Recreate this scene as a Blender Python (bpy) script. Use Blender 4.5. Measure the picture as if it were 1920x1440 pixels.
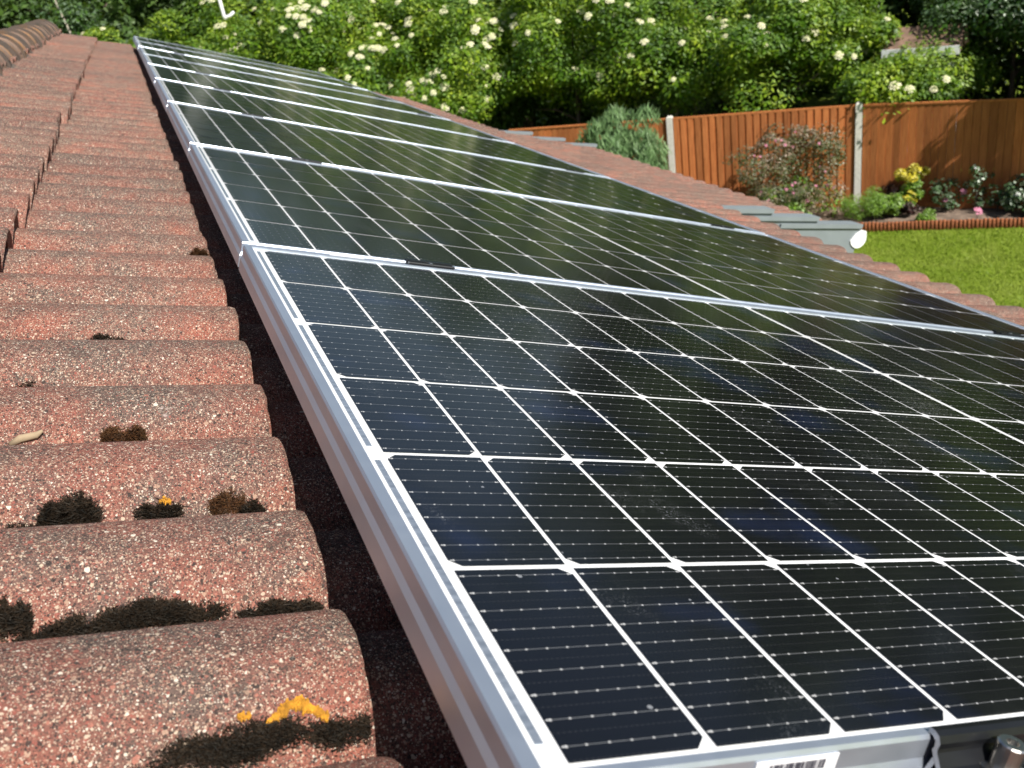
import bpy, math, random
import numpy as np
from mathutils import Matrix, Vector

for o in list(bpy.data.objects):
    bpy.data.objects.remove(o, do_unlink=True)
S = bpy.context.scene
COL = S.collection
R = math.radians
TH = R(20.4)            # roof pitch
GZ = 4.67               # height of the panel plane origin above the lawn

# ------------------------------------------------------------------ camera
cam = bpy.data.cameras.new('camera')
camo = bpy.data.objects.new('camera', cam)
COL.objects.link(camo)
cam.sensor_fit = 'HORIZONTAL'
cam.sensor_width = 36.0
cam.lens = 33.34
cam.clip_start = 0.02
cam.clip_end = 500
Rw = [[0.92245, -0.362484, -0.133007], [-0.267304, -0.350938, -0.897436], [0.278629, 0.863393, -0.420617]]
cm = Matrix(((Rw[0][0], -Rw[1][0], -Rw[2][0]), (Rw[0][1], -Rw[1][1], -Rw[2][1]), (Rw[0][2], -Rw[1][2], -Rw[2][2])))
camo.matrix_world = Matrix.Translation((-0.095827, -0.301151, 5.005267)) @ cm.to_4x4()
cam.dof.use_dof = True
cam.dof.focus_distance = 1.0
cam.dof.aperture_fstop = 13.0
S.camera = camo

# ------------------------------------------------------------------ world + sun
SUN_DIR = Vector((0.25, -0.643, 0.722)).normalized()     # towards the sun
w = bpy.data.worlds.new('World')
S.world = w
w.use_nodes = True
nt = w.node_tree
bg = nt.nodes['Background']
sky = nt.nodes.new('ShaderNodeTexSky')
sky.sky_type = 'NISHITA'
sky.sun_disc = False
sky.sun_elevation = math.asin(SUN_DIR.z)
sky.sun_rotation = math.atan2(SUN_DIR.x, SUN_DIR.y)
sky.air_density = 1.0
sky.dust_density = 1.2
nt.links.new(sky.outputs[0], bg.inputs[0])
bg.inputs[1].default_value = 0.057
sun = bpy.data.lights.new('sun', 'SUN')
sun.energy = 5.0
sun.angle = R(0.5)
sun.color = (1.0, 0.95, 0.87)
suno = bpy.data.objects.new('sun', sun)
suno.rotation_euler = (-SUN_DIR).to_track_quat('-Z', 'Y').to_euler()
suno.location = (5, -10, 20)
COL.objects.link(suno)
S.view_settings.view_transform = 'Standard'
S.view_settings.look = 'None'
S.view_settings.exposure = 0.62
S.view_settings.gamma = 1
S.render.engine = 'CYCLES'
S.cycles.max_bounces = 8
S.cycles.diffuse_bounces = 2
S.cycles.transparent_max_bounces = 8

rng = np.random.default_rng(7)
random.seed(7)

# ------------------------------------------------------------------ helpers
class MB:
    """collects polygons for one mesh"""
    def __init__(s):
        s.v = []; s.f = []; s.m = []; s.sm = []
    def add(s, verts, faces, mi=0, smooth=False):
        b = len(s.v)
        s.v.extend([tuple(p) for p in verts])
        for f in faces:
            s.f.append(tuple(i + b for i in f)); s.m.append(mi); s.sm.append(smooth)
        return b
    def box(s, lo, hi, mi=0, rz=0.0, c=None, bev=0.0):
        x0, y0, z0 = lo; x1, y1, z1 = hi
        if bev <= 0:
            vs = [(x0,y0,z0),(x1,y0,z0),(x1,y1,z0),(x0,y1,z0),(x0,y0,z1),(x1,y0,z1),(x1,y1,z1),(x0,y1,z1)]
            fs = [(0,3,2,1),(4,5,6,7),(0,1,5,4),(1,2,6,5),(2,3,7,6),(3,0,4,7)]
        else:
            b = bev
            vs = [(x0,y0,z0),(x1,y0,z0),(x1,y1,z0),(x0,y1,z0),
                  (x0,y0,z1-b),(x1,y0,z1-b),(x1,y1,z1-b),(x0,y1,z1-b),
                  (x0+b,y0+b,z1),(x1-b,y0+b,z1),(x1-b,y1-b,z1),(x0+b,y1-b,z1)]
            fs = [(0,3,2,1),(0,1,5,4),(1,2,6,5),(2,3,7,6),(3,0,4,7),
                  (4,5,9,8),(5,6,10,9),(6,7,11,10),(7,4,8,11),(8,9,10,11)]
        if rz:
            cx, cy = c if c else (0, 0)
            ca, sa = math.cos(rz), math.sin(rz)
            vs = [(cx+(x-cx)*ca-(y-cy)*sa, cy+(x-cx)*sa+(y-cy)*ca, z) for x, y, z in vs]
        s.add(vs, fs, mi)
    def tube(s, pts, rad, n=8, mi=0, cap=True):
        pts = [Vector(p) for p in pts]
        rings = []
        for i, p in enumerate(pts):
            d = (pts[min(i+1, len(pts)-1)] - pts[max(i-1, 0)]).normalized()
            a = d.orthogonal().normalized(); b = d.cross(a)
            r = rad[i] if hasattr(rad, '__len__') else rad
            rings.append([p + (a*math.cos(2*math.pi*k/n) + b*math.sin(2*math.pi*k/n))*r for k in range(n)])
        vs = [q for ring in rings for q in ring]
        fs = []
        for i in range(len(pts)-1):
            for k in range(n):
                fs.append((i*n+k, i*n+(k+1) % n, (i+1)*n+(k+1) % n, (i+1)*n+k))
        if cap:
            fs.append(tuple(range(n-1, -1, -1)))
            fs.append(tuple((len(pts)-1)*n+k for k in range(n)))
        s.add(vs, fs, mi, True)
    def extrude(s, prof, x0, x1, mi=0, mi_end=None, smooth=False):
        """closed (y,z) outline extruded along x"""
        n = len(prof)
        vs = [(x0, y, z) for y, z in prof] + [(x1, y, z) for y, z in prof]
        s.add(vs, [(i, (i+1) % n, n+(i+1) % n, n+i) for i in range(n)], mi, smooth)
        e = mi if mi_end is None else mi_end
        s.add(vs[:n], [tuple(range(n-1, -1, -1))], e)
        s.add(vs[n:], [tuple(range(n))], e)
    def mesh(s, name, mats):
        me = bpy.data.meshes.new(name)
        me.from_pydata(s.v, [], s.f)
        for m in (mats if isinstance(mats, (list, tuple)) else [mats]):
            me.materials.append(m)
        me.polygons.foreach_set('material_index', s.m)
        me.polygons.foreach_set('use_smooth', s.sm)
        me.update()
        return me

def quads_mesh(name, V, mat, smooth=False, n=4):
    """V: (N*n,3) array, every n rows one face"""
    V = np.asarray(V, dtype=np.float32)
    nf = len(V)//n
    me = bpy.data.meshes.new(name)
    me.vertices.add(len(V)); me.vertices.foreach_set('co', V.ravel())
    me.loops.add(len(V)); me.loops.foreach_set('vertex_index', np.arange(len(V), dtype=np.int32))
    me.polygons.add(nf)
    me.polygons.foreach_set('loop_start', np.arange(0, len(V), n, dtype=np.int32))
    me.polygons.foreach_set('loop_total', np.full(nf, n, dtype=np.int32))
    me.materials.append(mat)
    me.update(calc_edges=True)
    me.validate()
    return me

INV = {}
def world(o):
    m = o.matrix_basis.copy()
    if o.parent:
        m = world(o.parent) @ o.matrix_parent_inverse @ m
    return m
def link(name, me, parent=None, mat=None, keep=False):
    """link object; keep=True: the mesh/matrix is given in world space"""
    o = bpy.data.objects.new(name, me)
    COL.objects.link(o)
    if mat is not None: o.matrix_basis = mat
    if parent is not None:
        o.parent = parent
        if keep: o.matrix_parent_inverse = world(parent).inverted()
    return o
def tag(o, label, cat, group=None, kind=None):
    if label: o['label'] = label
    if cat: o['category'] = cat
    if group: o['group'] = group
    if kind: o['kind'] = kind
    return o
def thing(name, label, cat, loc=(0, 0, 0), rot=(0, 0, 0), group=None):
    o = bpy.data.objects.new(name, None)
    o.empty_display_size = 0.1
    o.location = loc; o.rotation_euler = rot
    COL.objects.link(o)
    return tag(o, label, cat, group)
def copy_thing(o, parent=None):
    c = o.copy(); COL.objects.link(c)
    if parent is not None: c.parent = parent
    for ch in list(o.children):
        copy_thing(ch, c)
    return c
ROOF = Matrix.Translation((0, 0, GZ)) @ Matrix.Rotation(TH, 4, 'Y')
def rp(u, v, wv):
    return ROOF @ Vector((u, v, wv))

# ------------------------------------------------------------------ materials
class NT:
    def __init__(s, name):
        s.m = bpy.data.materials.new(name); s.m.use_nodes = True
        s.t = s.m.node_tree; s.t.nodes.clear()
        s.out = s.n('ShaderNodeOutputMaterial')
    def n(s, typ, **kw):
        nd = s.t.nodes.new(typ)
        for k, v in kw.items():
            if k.startswith('_'): setattr(nd, k[1:], v)
        return nd
    def l(s, a, b): s.t.links.new(a, b)
    def set(s, sock, v):
        if isinstance(v, bpy.types.NodeSocket): s.l(v, sock)
        elif isinstance(v, (tuple, list)) and len(v) == 3 and sock.type == 'RGBA': sock.default_value = (*v, 1)
        else: sock.default_value = v
    def coord(s, which='Object'):
        return s.n('ShaderNodeTexCoord').outputs[which]
    def mapping(s, vec, scale=(1, 1, 1), rot=(0, 0, 0), loc=(0, 0, 0)):
        m = s.n('ShaderNodeMapping'); s.l(vec, m.inputs[0])
        m.inputs['Scale'].default_value = scale; m.inputs['Rotation'].default_value = rot; m.inputs['Location'].default_value = loc
        return m.outputs[0]
    def noise(s, vec, scale, detail=3, rough=.5, out=0, dist=0.0):
        t = s.n('ShaderNodeTexNoise'); s.l(vec, t.inputs['Vector'])
        t.inputs['Scale'].default_value = scale; t.inputs['Detail'].default_value = detail
        t.inputs['Roughness'].default_value = rough; t.inputs['Distortion'].default_value = dist
        return t.outputs[out]
    def voro(s, vec, scale, feature='F1', rand=1.0):
        t = s.n('ShaderNodeTexVoronoi', _feature=feature); s.l(vec, t.inputs['Vector'])
        t.inputs['Scale'].default_value = scale; t.inputs['Randomness'].default_value = rand
        return t
    def math(s, op, a, b=None, c=None, clamp=False):
        m = s.n('ShaderNodeMath', _operation=op, _use_clamp=clamp)
        s.set(m.inputs[0], a)
        if b is not None: s.set(m.inputs[1], b)
        if c is not None: s.set(m.inputs[2], c)
        return m.outputs[0]
    def ramp(s, fac, stops, interp='LINEAR'):
        r = s.n('ShaderNodeValToRGB'); s.l(fac, r.inputs[0])
        cr = r.color_ramp; cr.interpolation = interp
        while len(cr.elements) < len(stops): cr.elements.new(.5)
        for e, (p, c) in zip(cr.elements, stops):
            e.position = p
            e.color = (c, c, c, 1) if not hasattr(c, '__len__') else (*c, 1)
        return r.outputs[0]
    def step(s, x, lo, hi):
        m = s.n('ShaderNodeMapRange', _interpolation_type='SMOOTHSTEP'); s.set(m.inputs[0], x)
        m.inputs[1].default_value = lo; m.inputs[2].default_value = hi
        return m.outputs[0]
    def mix(s, f, a, b, blend='MIX'):
        m = s.n('ShaderNodeMix', _data_type='RGBA', _blend_type=blend)
        s.set(m.inputs[0], f); s.set(m.inputs[6], a); s.set(m.inputs[7], b)
        return m.outputs[2]
    def bump(s, h, strength=.3, dist=.01):
        b = s.n('ShaderNodeBump'); s.l(h, b.inputs['Height'])
        b.inputs['Strength'].default_value = strength; b.inputs['Distance'].default_value = dist
        return b.outputs[0]
    def principled(s, **kw):
        p = s.n('ShaderNodeBsdfPrincipled')
        for k, v in kw.items():
            s.set(p.inputs[k.replace('_', ' ')], v)
        s.l(p.outputs[0], s.out.inputs[0])
        return p
    def sepx(s, vec):
        x = s.n('ShaderNodeSeparateXYZ'); s.l(vec, x.inputs[0]); return x.outputs
    def rand(s):
        return s.n('ShaderNodeNewGeometry').outputs['Random Per Island']
    def objrand(s):
        return s.n('ShaderNodeObjectInfo').outputs['Random']

def plain(name, col, rough=.6, metal=0.0, var=.15, scale=12, bump=0.0, spec=.5):
    t = NT(name); c = t.coord()
    n = t.noise(c, scale, 4)
    dark = tuple(x*(1-var) for x in col); lite = tuple(min(1, x*(1+var)) for x in col)
    colr = t.ramp(n, [(.3, dark), (.7, lite)])
    kw = dict(Base_Color=colr, Roughness=rough, Metallic=metal)
    p = t.principled(**kw)
    p.inputs['Specular IOR Level'].default_value = spec
    if bump: t.l(t.bump(t.noise(c, scale*8, 4), bump, .005), p.inputs['Normal'])
    return t.m

def leaf_mat(name, cols, trans=.35, gloss=.25, rough=.45, tint=(0.30, 0.42, 0.03), clump=.55, csc=1.5):
    t = NT(name)
    f = t.math('ADD', t.math('MULTIPLY', t.rand(), 1-clump), t.math('MULTIPLY', t.step(t.noise(t.coord(), csc, 2), .32, .68), clump))
    col = t.ramp(f, [(i/(len(cols)-1), c) for i, c in enumerate(cols)])
    d = t.n('ShaderNodeBsdfDiffuse'); t.l(col, d.inputs[0])
    tr = t.n('ShaderNodeBsdfTranslucent')
    t.l(t.mix(.35, col, tint) if tint else col, tr.inputs[0])
    m = t.n('ShaderNodeMixShader'); m.inputs[0].default_value = trans
    t.l(d.outputs[0], m.inputs[1]); t.l(tr.outputs[0], m.inputs[2])
    g = t.n('ShaderNodeBsdfGlossy'); g.inputs['Roughness'].default_value = rough
    g.inputs[0].default_value = (.8, .85, .8, 1)
    fr = t.n('ShaderNodeFresnel'); fr.inputs[0].default_value = 1.4
    m2 = t.n('ShaderNodeMixShader')
    t.l(t.math('MULTIPLY', fr.outputs[0], gloss), m2.inputs[0])
    t.l(m.outputs[0], m2.inputs[1]); t.l(g.outputs[0], m2.inputs[2])
    t.l(m2.outputs[0], t.out.inputs[0])
    return t.m

def make_tile_mat(name, lich=.0):
    t = NT(name); c = t.coord()
    wob = t.mix(.0035, c, t.noise(c, 90, 2, out=1))
    n1 = t.noise(c, 8, 4, .6)
    n2 = t.noise(c, 30, 5, .65)
    n3 = t.noise(c, 2.2, 2, .5)
    y = t.sepx(c)[1]
    # weathered crown of each roll, redder washed flank (the tiles' own ageing)
    ph = t.math('ABSOLUTE', t.math('SUBTRACT', t.math('FRACT', t.math('DIVIDE', t.math('SUBTRACT', y, .385 + .076), .152)), .5))
    crest = t.math('SUBTRACT', 1.0, t.step(t.math('MULTIPLY_ADD', n2, -.40, t.math('ADD', ph, .20)), .04, .25))
    base = t.mix(t.step(n1, .36, .64), (.225, .086, .064), (.128, .092, .077))
    base = t.mix(t.math('MULTIPLY', t.step(n2, .48, .70), .65), base, (.32, .110, .072))
    base = t.mix(t.math('MULTIPLY', t.step(n3, .5, .75), .4), base, (.125, .088, .072))
    patch = t.step(t.noise(t.mapping(c, loc=(5.5, .3, 2.2)), 11, 4, .6), .32, .62)
    base = t.mix(t.math('MULTIPLY', t.math('MULTIPLY', crest, patch), .62), base, (.098, .076, .064))
    base = t.mix(t.math('MULTIPLY', t.math('MULTIPLY', t.step(ph, .24, .44), t.math('SUBTRACT', 1.0, patch)), .5), base, (.37, .125, .08))
    tr_ = t.rand()
    base = t.mix(1.0, base, t.ramp(tr_, [(0, (.66, .70, .74)), (.5, (1, 1, 1)), (1, (1.28, 1.14, 1.06))]), 'MULTIPLY')
    base = t.mix(t.math('MULTIPLY', t.step(t.noise(t.mapping(c, loc=(1.7, 4.2, .9)), 19, 5, .7), .50, .66), .5), base, (.082, .064, .055))
    streak = t.step(t.noise(t.mapping(c, (3, 40, 3)), 1.5, 5, .6), .55, .75)
    base = t.mix(t.math('MULTIPLY', streak, .45), base, (.075, .058, .048))
    for sc, keep, rad in ((1150, .38, .60), (640, .55, .52), (380, .78, .46), (230, .93, .42)):
        v = t.voro(wob, sc)
        s3 = t.sepx(v.outputs['Color'])
        on = t.math('GREATER_THAN', s3[0], keep)
        inside = t.math('LESS_THAN', v.outputs['Distance'], t.math('MULTIPLY', t.math('ADD', s3[1], .35), rad))
        gc = t.ramp(s3[2], [(0, (.035, .030, .028)), (.34, (.075, .055, .046)), (.46, (.27, .085, .066)), (.56, (.36, .15, .11)), (.64, (.38, .25, .18)), (.80, (.50, .40, .30)), (.94, (.66, .59, .49)), (1, (.50, .34, .12))], 'CONSTANT')
        base = t.mix(t.math('MULTIPLY', t.math('MULTIPLY', on, inside), .85), base, gc)
    pl = t.step(t.noise(c, 10, 5, .62), .67, .74)
    base = t.mix(t.math('MULTIPLY', pl, t.step(t.noise(c, 260, 3), .44, .60)), base, (.52, .44, .40))
    ol = t.step(t.noise(t.mapping(c, loc=(3.1, 7.7, .4)), 12, 6, .7), .74 - lich, .76 - lich)
    base = t.mix(ol, base, t.mix(t.noise(c, 180, 2), (.50, .20, .03), (.58, .33, .06)))
    da = t.step(t.noise(t.mapping(c, loc=(9.1, 1.7, 2.4)), 14, 6, .7), .60, .70)
    base = t.mix(t.math('MULTIPLY', da, .6), base, (.055, .046, .040))
    b1 = t.voro(wob, 560).outputs['Distance']
    hgt = t.math('ADD', t.math('MULTIPLY', b1, -.5), t.math('MULTIPLY', t.noise(c, 700, 3), .8))
    hgt = t.math('ADD', hgt, t.math('MULTIPLY', n2, 1.4))
    p = t.principled(Base_Color=base, Roughness=.92)
    p.inputs['Specular IOR Level'].default_value = .2
    t.l(t.bump(hgt, .6, .0035), p.inputs['Normal'])
    return t.m

M = {}
M['tile'] = make_tile_mat('concrete_tile')
# ridge tiles: clay brown with orange lichen
def make_ridge():
    t = NT('ridge_tile'); c = t.coord(); r = t.objrand()
    off = t.n('ShaderNodeVectorMath', _operation='ADD'); t.l(c, off.inputs[0])
    cb = t.n('ShaderNodeCombineXYZ'); t.l(t.math('MULTIPLY', r, 37), cb.inputs[1]); t.l(cb.outputs[0], off.inputs[1]); v = off.outputs[0]
    base = t.mix(t.step(t.noise(v, 22, 4), .35, .7), (.33, .205, .14), (.19, .14, .11))
    lichen = t.step(t.math('MULTIPLY_ADD', r, .18, t.noise(v, 9, 5, .65)), .54, .70)
    base = t.mix(t.math('MULTIPLY', lichen, .8), base, t.mix(t.step(t.noise(v, 40, 3), .4, .6), (.52, .22, .045), (.42, .24, .11)))
    y = t.sepx(c)[1]
    ends = t.math('MAXIMUM', t.math('LESS_THAN', y, .034), t.math('GREATER_THAN', y, .385))
    base = t.mix(t.math('MULTIPLY', ends, .85), base, (.05, .044, .04))
    p = t.principled(Base_Color=base, Roughness=.9)
    t.l(t.bump(t.noise(v, 160, 4), .5, .004), p.inputs['Normal'])
    return t.m
M['ridge'] = make_ridge()
M['mortar'] = plain('dark_mortar', (.07, .06, .05), .95, var=.5, scale=30, bump=.4)
M['grey_plastic'] = plain('grey_verge_plastic', (.19, .22, .235), .5, var=.06)
M['white_plastic'] = plain('white_gutter_plastic', (.78, .79, .80), .35, var=.03)
M['lead'] = plain('brick_wall', (.25, .12, .08), .9, var=.3, scale=20, bump=.3)
M['label'] = plain('white_label', (.78, .79, .82), .5, var=.02)
M['ink'] = plain('black_print', (.05, .05, .07), .5, var=.05)
M['moss'] = leaf_mat('moss', [(.010, .007, .005), (.026, .018, .012), (.052, .036, .024)], .05, .1, .6, None, .3, 60)
M['moss_brown'] = leaf_mat('brown_moss', [(.05, .022, .010), (.10, .045, .02), (.06, .04, .018)], .05, .1, .6, None, .3, 60)
M['lichen'] = plain('orange_lichen', (.55, .25, .018), .9, var=.5, scale=160, bump=.6)
M['lichen_pale'] = plain('pale_lichen', (.62, .58, .52), .9, var=.2, scale=80, bump=.5)

def make_alu():
    t = NT('anodised_aluminium'); c = t.coord()
    n = t.noise(t.mapping(c, (1, 1, 1)), 9, 4)
    col = t.ramp(n, [(.3, (.49, .555, .65)), (.7, (.55, .61, .70))])
    p = t.principled(Base_Color=col, Roughness=.38, Metallic=.80)
    t.l(t.math('MULTIPLY_ADD', t.noise(c, 60, 3), .16, .34), p.inputs['Roughness'])
    return t.m
M['alu'] = make_alu()
M['raw_alu'] = plain('cut_aluminium', (.62, .62, .62), .5, .8, .1, 60)
M['black_alu'] = plain('black_anodised_aluminium', (.006, .0065, .008), .38, .0, .3, 40, 0, .4)
M['steel'] = plain('stainless_steel', (.62, .60, .57), .28, 1.0, .12, 80)

PU, PV, MG = 0.08134, 0.1684, 0.00313     # cell pitches and mid gap
CG = .0037                                # white gap between cells
def glassy(t, col, metal=0.0, dusty=True):
    c = t.coord()
    dust = t.step(t.noise(c, 5, 6, .65), .48, .78)
    spots = t.voro(c, 95)
    sx = t.sepx(spots.outputs['Color'])
    sp = t.math('MULTIPLY', t.math('GREATER_THAN', sx[0], .90), t.math('LESS_THAN', spots.outputs['Distance'], t.math('MULTIPLY', sx[1], .16)))
    f = t.math('ADD', t.math('MULTIPLY', dust, .016), t.math('MULTIPLY', sp, .45))
    smear = t.step(t.noise(t.mapping(c, (11, 6, 1)), 1.0, 5, .6), .54, .74)
    speck = t.step(t.noise(c, 700, 2), .56, .68)
    f = t.math('ADD', f, t.math('MULTIPLY', t.math('MULTIPLY', smear, speck), .34))
    f = t.math('ADD', f, .002, clamp=True)
    colr = t.mix(f, col, (.42, .44, .47))
    p = t.principled(Base_Color=colr)
    p.inputs['IOR'].default_value = 1.54
    t.l(t.math('MULTIPLY_ADD', t.noise(c, 3.2, 4), .12, .10), p.inputs['Roughness'])
    return p
def make_cells():
    t = NT('solar_cell'); c = t.coord(); x, y, z = t.sepx(c)
    # nine wires per cell run down the slope; solder pads along each
    dy = t.math('MULTIPLY', t.math('ABSOLUTE', t.math('SUBTRACT', t.math('FRACT', t.math('DIVIDE', y, PV/9)), .5)), PV/9)
    wire = t.math('SUBTRACT', 1.0, t.step(dy, .00016, .00034))
    half = t.math('GREATER_THAN', x, 10*PU + MG)
    xs = t.math('SUBTRACT', x, t.math('MULTIPLY', half, 2*MG))
    fx = t.math('FRACT', t.math('DIVIDE', xs, PU))
    k = t.math('MULTIPLY', t.math('ABSOLUTE', t.math('SUBTRACT', t.math('FRACT', t.math('MULTIPLY_ADD', fx, 6.6, .2)), .5)), PU/6.6)
    pad = t.math('MULTIPLY', t.math('SUBTRACT', 1.0, t.step(k, .00035, .0008)), t.math('SUBTRACT', 1.0, t.step(dy, .00035, .0008)))
    e = t.math('ABSOLUTE', t.math('SUBTRACT', t.math('ABSOLUTE', t.math('SUBTRACT', fx, .5)), .435))
    pad2 = t.math('MULTIPLY', t.math('SUBTRACT', 1.0, t.step(e, .006, .010)), t.math('SUBTRACT', 1.0, t.step(dy, .0006, .0011)))
    # fine printed fingers and dashed midline
    fing = t.math('MULTIPLY', t.math('SUBTRACT', 1.0, t.step(t.math('ABSOLUTE', t.math('SUBTRACT', t.math('FRACT', t.math('DIVIDE', x, .00155)), .5)), .06, .14)), .5)
    dm = t.math('MULTIPLY', t.math('ABSOLUTE', t.math('SUBTRACT', t.math('FRACT', t.math('ADD', t.math('DIVIDE', y, PV/9), .5)), .5)), PV/9)
    dash = t.math('MULTIPLY', t.math('SUBTRACT', 1.0, t.step(dm, .0001, .0003)), t.math('GREATER_THAN', t.math('FRACT', t.math('DIVIDE', x, .0031)), .5))
    tint = t.noise(c, 7, 3)
    base = t.mix(t.step(tint, .52, .72), (.0020, .0022, .0034), (.0040, .0075, .026))
    base = t.mix(t.math('MULTIPLY', fing, .10), base, (.16, .16, .17))
    base = t.mix(t.math('MULTIPLY', dash, .12), base, (.25, .25, .26))
    base = t.mix(t.math('MULTIPLY', wire, .42), base, (.30, .31, .32))
    base = t.mix(t.math('MULTIPLY', t.math('MAXIMUM', pad, pad2), .8), base, (.62, .62, .62))
    glassy(t, base)
    return t.m
M['cells'] = make_cells()
def make_back():
    t = NT('white_backsheet'); glassy(t, t.mix(t.noise(t.coord(), 30, 3), (.74, .76, .77), (.80, .81, .82)))
    return t.m
M['back'] = make_back()
def make_ribbon():
    t = NT('tinned_ribbon'); c = t.coord()
    n = t.noise(t.mapping(c, (20, 60, 1)), 3, 4)
    col = t.ramp(n, [(.35, (.26, .30, .36)), (.65, (.42, .47, .54))])
    p = t.principled(Base_Color=col, Roughness=.22, Metallic=.6)
    return t.m
M['ribbon'] = make_ribbon()

def make_fence():
    t = NT('stained_fence_timber'); c = t.coord()
    r = t.rand()
    g = t.noise(t.mapping(c, (18, 18, 1.2)), 3, 5, .65)
    base = t.mix(t.step(g, .3, .7), (.35, .115, .036), (.50, .185, .062))
    base = t.mix(1.0, base, t.ramp(r, [(0, (.66, .64, .62)), (.5, (1, 1, 1)), (1, (1.22, 1.16, 1.1))]), 'MULTIPLY')
    st = t.step(t.noise(t.mapping(c, (5, 5, .8)), 1.6, 4), .58, .75)
    base = t.mix(t.math('MULTIPLY', st, .45), base, (.17, .058, .020))
    kn = t.voro(t.mapping(c, (9, 9, 3)), 1.0)
    base = t.mix(t.math('MULTIPLY', t.math('LESS_THAN', kn.outputs['Distance'], .07), .5), base, (.08, .03, .012))
    p = t.principled(Base_Color=base, Roughness=.8)
    p.inputs['Specular IOR Level'].default_value = .25
    t.l(t.bump(g, .3, .003), p.inputs['Normal'])
    return t.m
M['fence'] = make_fence()
M['log'] = plain('stained_edging_log', (.24, .078, .027), .85, var=.5, scale=40)
M['concrete'] = plain('pale_concrete', (.60, .585, .53), .9, var=.12, scale=20, bump=.3)
M['bark'] = plain('bark', (.085, .065, .05), .95, var=.5, scale=25, bump=.8)
M['bark_pale'] = plain('pale_bark', (.30, .27, .22), .95, var=.35, scale=25, bump=.8)
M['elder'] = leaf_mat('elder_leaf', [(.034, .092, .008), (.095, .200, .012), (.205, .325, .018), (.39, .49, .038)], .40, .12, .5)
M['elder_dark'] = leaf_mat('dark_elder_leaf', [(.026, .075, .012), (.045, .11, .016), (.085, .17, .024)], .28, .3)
M['tree'] = leaf_mat('tree_leaf', [(.030, .066, .014), (.060, .115, .022), (.105, .170, .032)], .25, .2)
M['olive'] = leaf_mat('olive_conifer_leaf', [(.045, .060, .020), (.080, .096, .030), (.13, .145, .045)], .15, .15)
M['budd'] = leaf_mat('grey_green_leaf', [(.11, .20, .075), (.16, .27, .11), (.25, .36, .17)], .25, .3, .45, None)
M['pinkleaf'] = leaf_mat('bronze_green_leaf', [(.055, .085, .025), (.10, .12, .045), (.21, .15, .10), (.30, .19, .14)], .25, .25)
M['lime'] = leaf_mat('lime_leaf', [(.12, .24, .02), (.18, .32, .03), (.22, .36, .05)], .35, .25)
M['yellow'] = leaf_mat('yellow_leaf', [(.42, .36, .02), (.55, .48, .03), (.62, .55, .08)], .3, .25, .45, None)
M['rose'] = leaf_mat('rose_leaf', [(.04, .085, .03), (.06, .12, .045), (.09, .15, .07)], .25, .35)
M['darkred'] = leaf_mat('dark_red_leaf', [(.035, .012, .012), (.06, .02, .018), (.09, .035, .03)], .2, .3, .45, None)
M['cream'] = leaf_mat('cream_flower', [(.58, .60, .26), (.76, .74, .50), (.84, .82, .66)], .25, .05, .5, None, .6, .9)
M['white_fl'] = leaf_mat('white_flower', [(.72, .72, .68), (.80, .80, .78)], .2, .05, .5, None)
M['pink_fl'] = leaf_mat('pink_flower', [(.62, .22, .34), (.75, .36, .48)], .25, .05, .5, None)
M['wood_dry'] = plain('dry_twig', (.33, .25, .16), .9, var=.3, scale=60)
def make_lawn():
    t = NT('mown_lawn'); c = t.coord()
    n = t.noise(t.mapping(c, (1, 1, 1), (0, 0, .7)), 1.2, 4, .6); f = t.noise(c, 45, 4, .7)
    col = t.mix(t.step(n, .35, .68), (.155, .236, .022), (.225, .305, .040))
    col = t.mix(t.math('MULTIPLY', t.step(f, .35, .7), .6), col, (.24, .29, .05))
    col = t.mix(t.math('MULTIPLY', t.step(t.noise(c, 5, 4, .6), .55, .75), .4), col, (.14, .23, .012))
    p = t.principled(Base_Color=col, Roughness=.95)
    p.inputs['Specular IOR Level'].default_value = .1
    t.l(t.bump(t.noise(c, 90, 4, .8), .8, .03), p.inputs['Normal'])
    return t.m
M['lawn'] = make_lawn()
M['grass'] = leaf_mat('grass_blade', [(.135, .225, .016), (.20, .285, .028), (.29, .34, .070)], .3, .05, .5, (.3, .42, .03), .65, .9)
M['soil'] = plain('bare_soil', (.16, .115, .085), .95, var=.5, scale=9, bump=.9)
M['house_wall'] = plain('grey_render', (.33, .34, .36), .9, var=.1)
M['house_roof'] = plain('brown_roof', (.17, .105, .075), .9, var=.4, scale=6, bump=.5)

# ------------------------------------------------------------------ the ground
mb = MB(); mb.add([(-150, -150, 0), (150, -150, 0), (150, 150, 0), (-150, 150, 0)], [(0, 1, 2, 3)])
g = link('lawn', mb.mesh('lawn', M['lawn'])); tag(g, None, None, kind='structure')

# fence line (world): posts found from the photograph
P1 = Vector((8.41, 14.83, 0)); P2 = Vector((10.79, 12.76, 0))
dL = (P2-P1).normalized(); dR = Vector((.619, -.785, 0)).normalized()
P0 = P1 - dL*3.12; PM = P0 - dL*3.12; P3 = P2 + dR*3.1; P4 = P3 + dR*3.1
FH = 1.80

# soil bed in front of the fence, edged by logs
eL = Vector((10.06, 11.80, 0)); eR = Vector((11.83, 10.27, 0)); ed = (eR-eL).normalized(); en = Vector((-ed.y, ed.x, 0))
if en.y < 0: en = -en
E0 = eL - ed*7; E1 = eR + ed*5
mb = MB()
nb = 40; vs = []
for i in range(nb+1):
    a = E0 + (E1-E0)*(i/nb)
    for j in range(6):
        q = a + en*(2.6*j/5)
        vs.append((q.x, q.y, .05 + .05*rng.random()))
mb.add(vs, [(i*6+j, (i+1)*6+j, (i+1)*6+j+1, i*6+j+1) for i in range(nb) for j in range(5)], 0, True)
sb = link('soil_bed', mb.mesh('soil_bed', M['soil'])); tag(sb, None, None, kind='structure')

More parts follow.
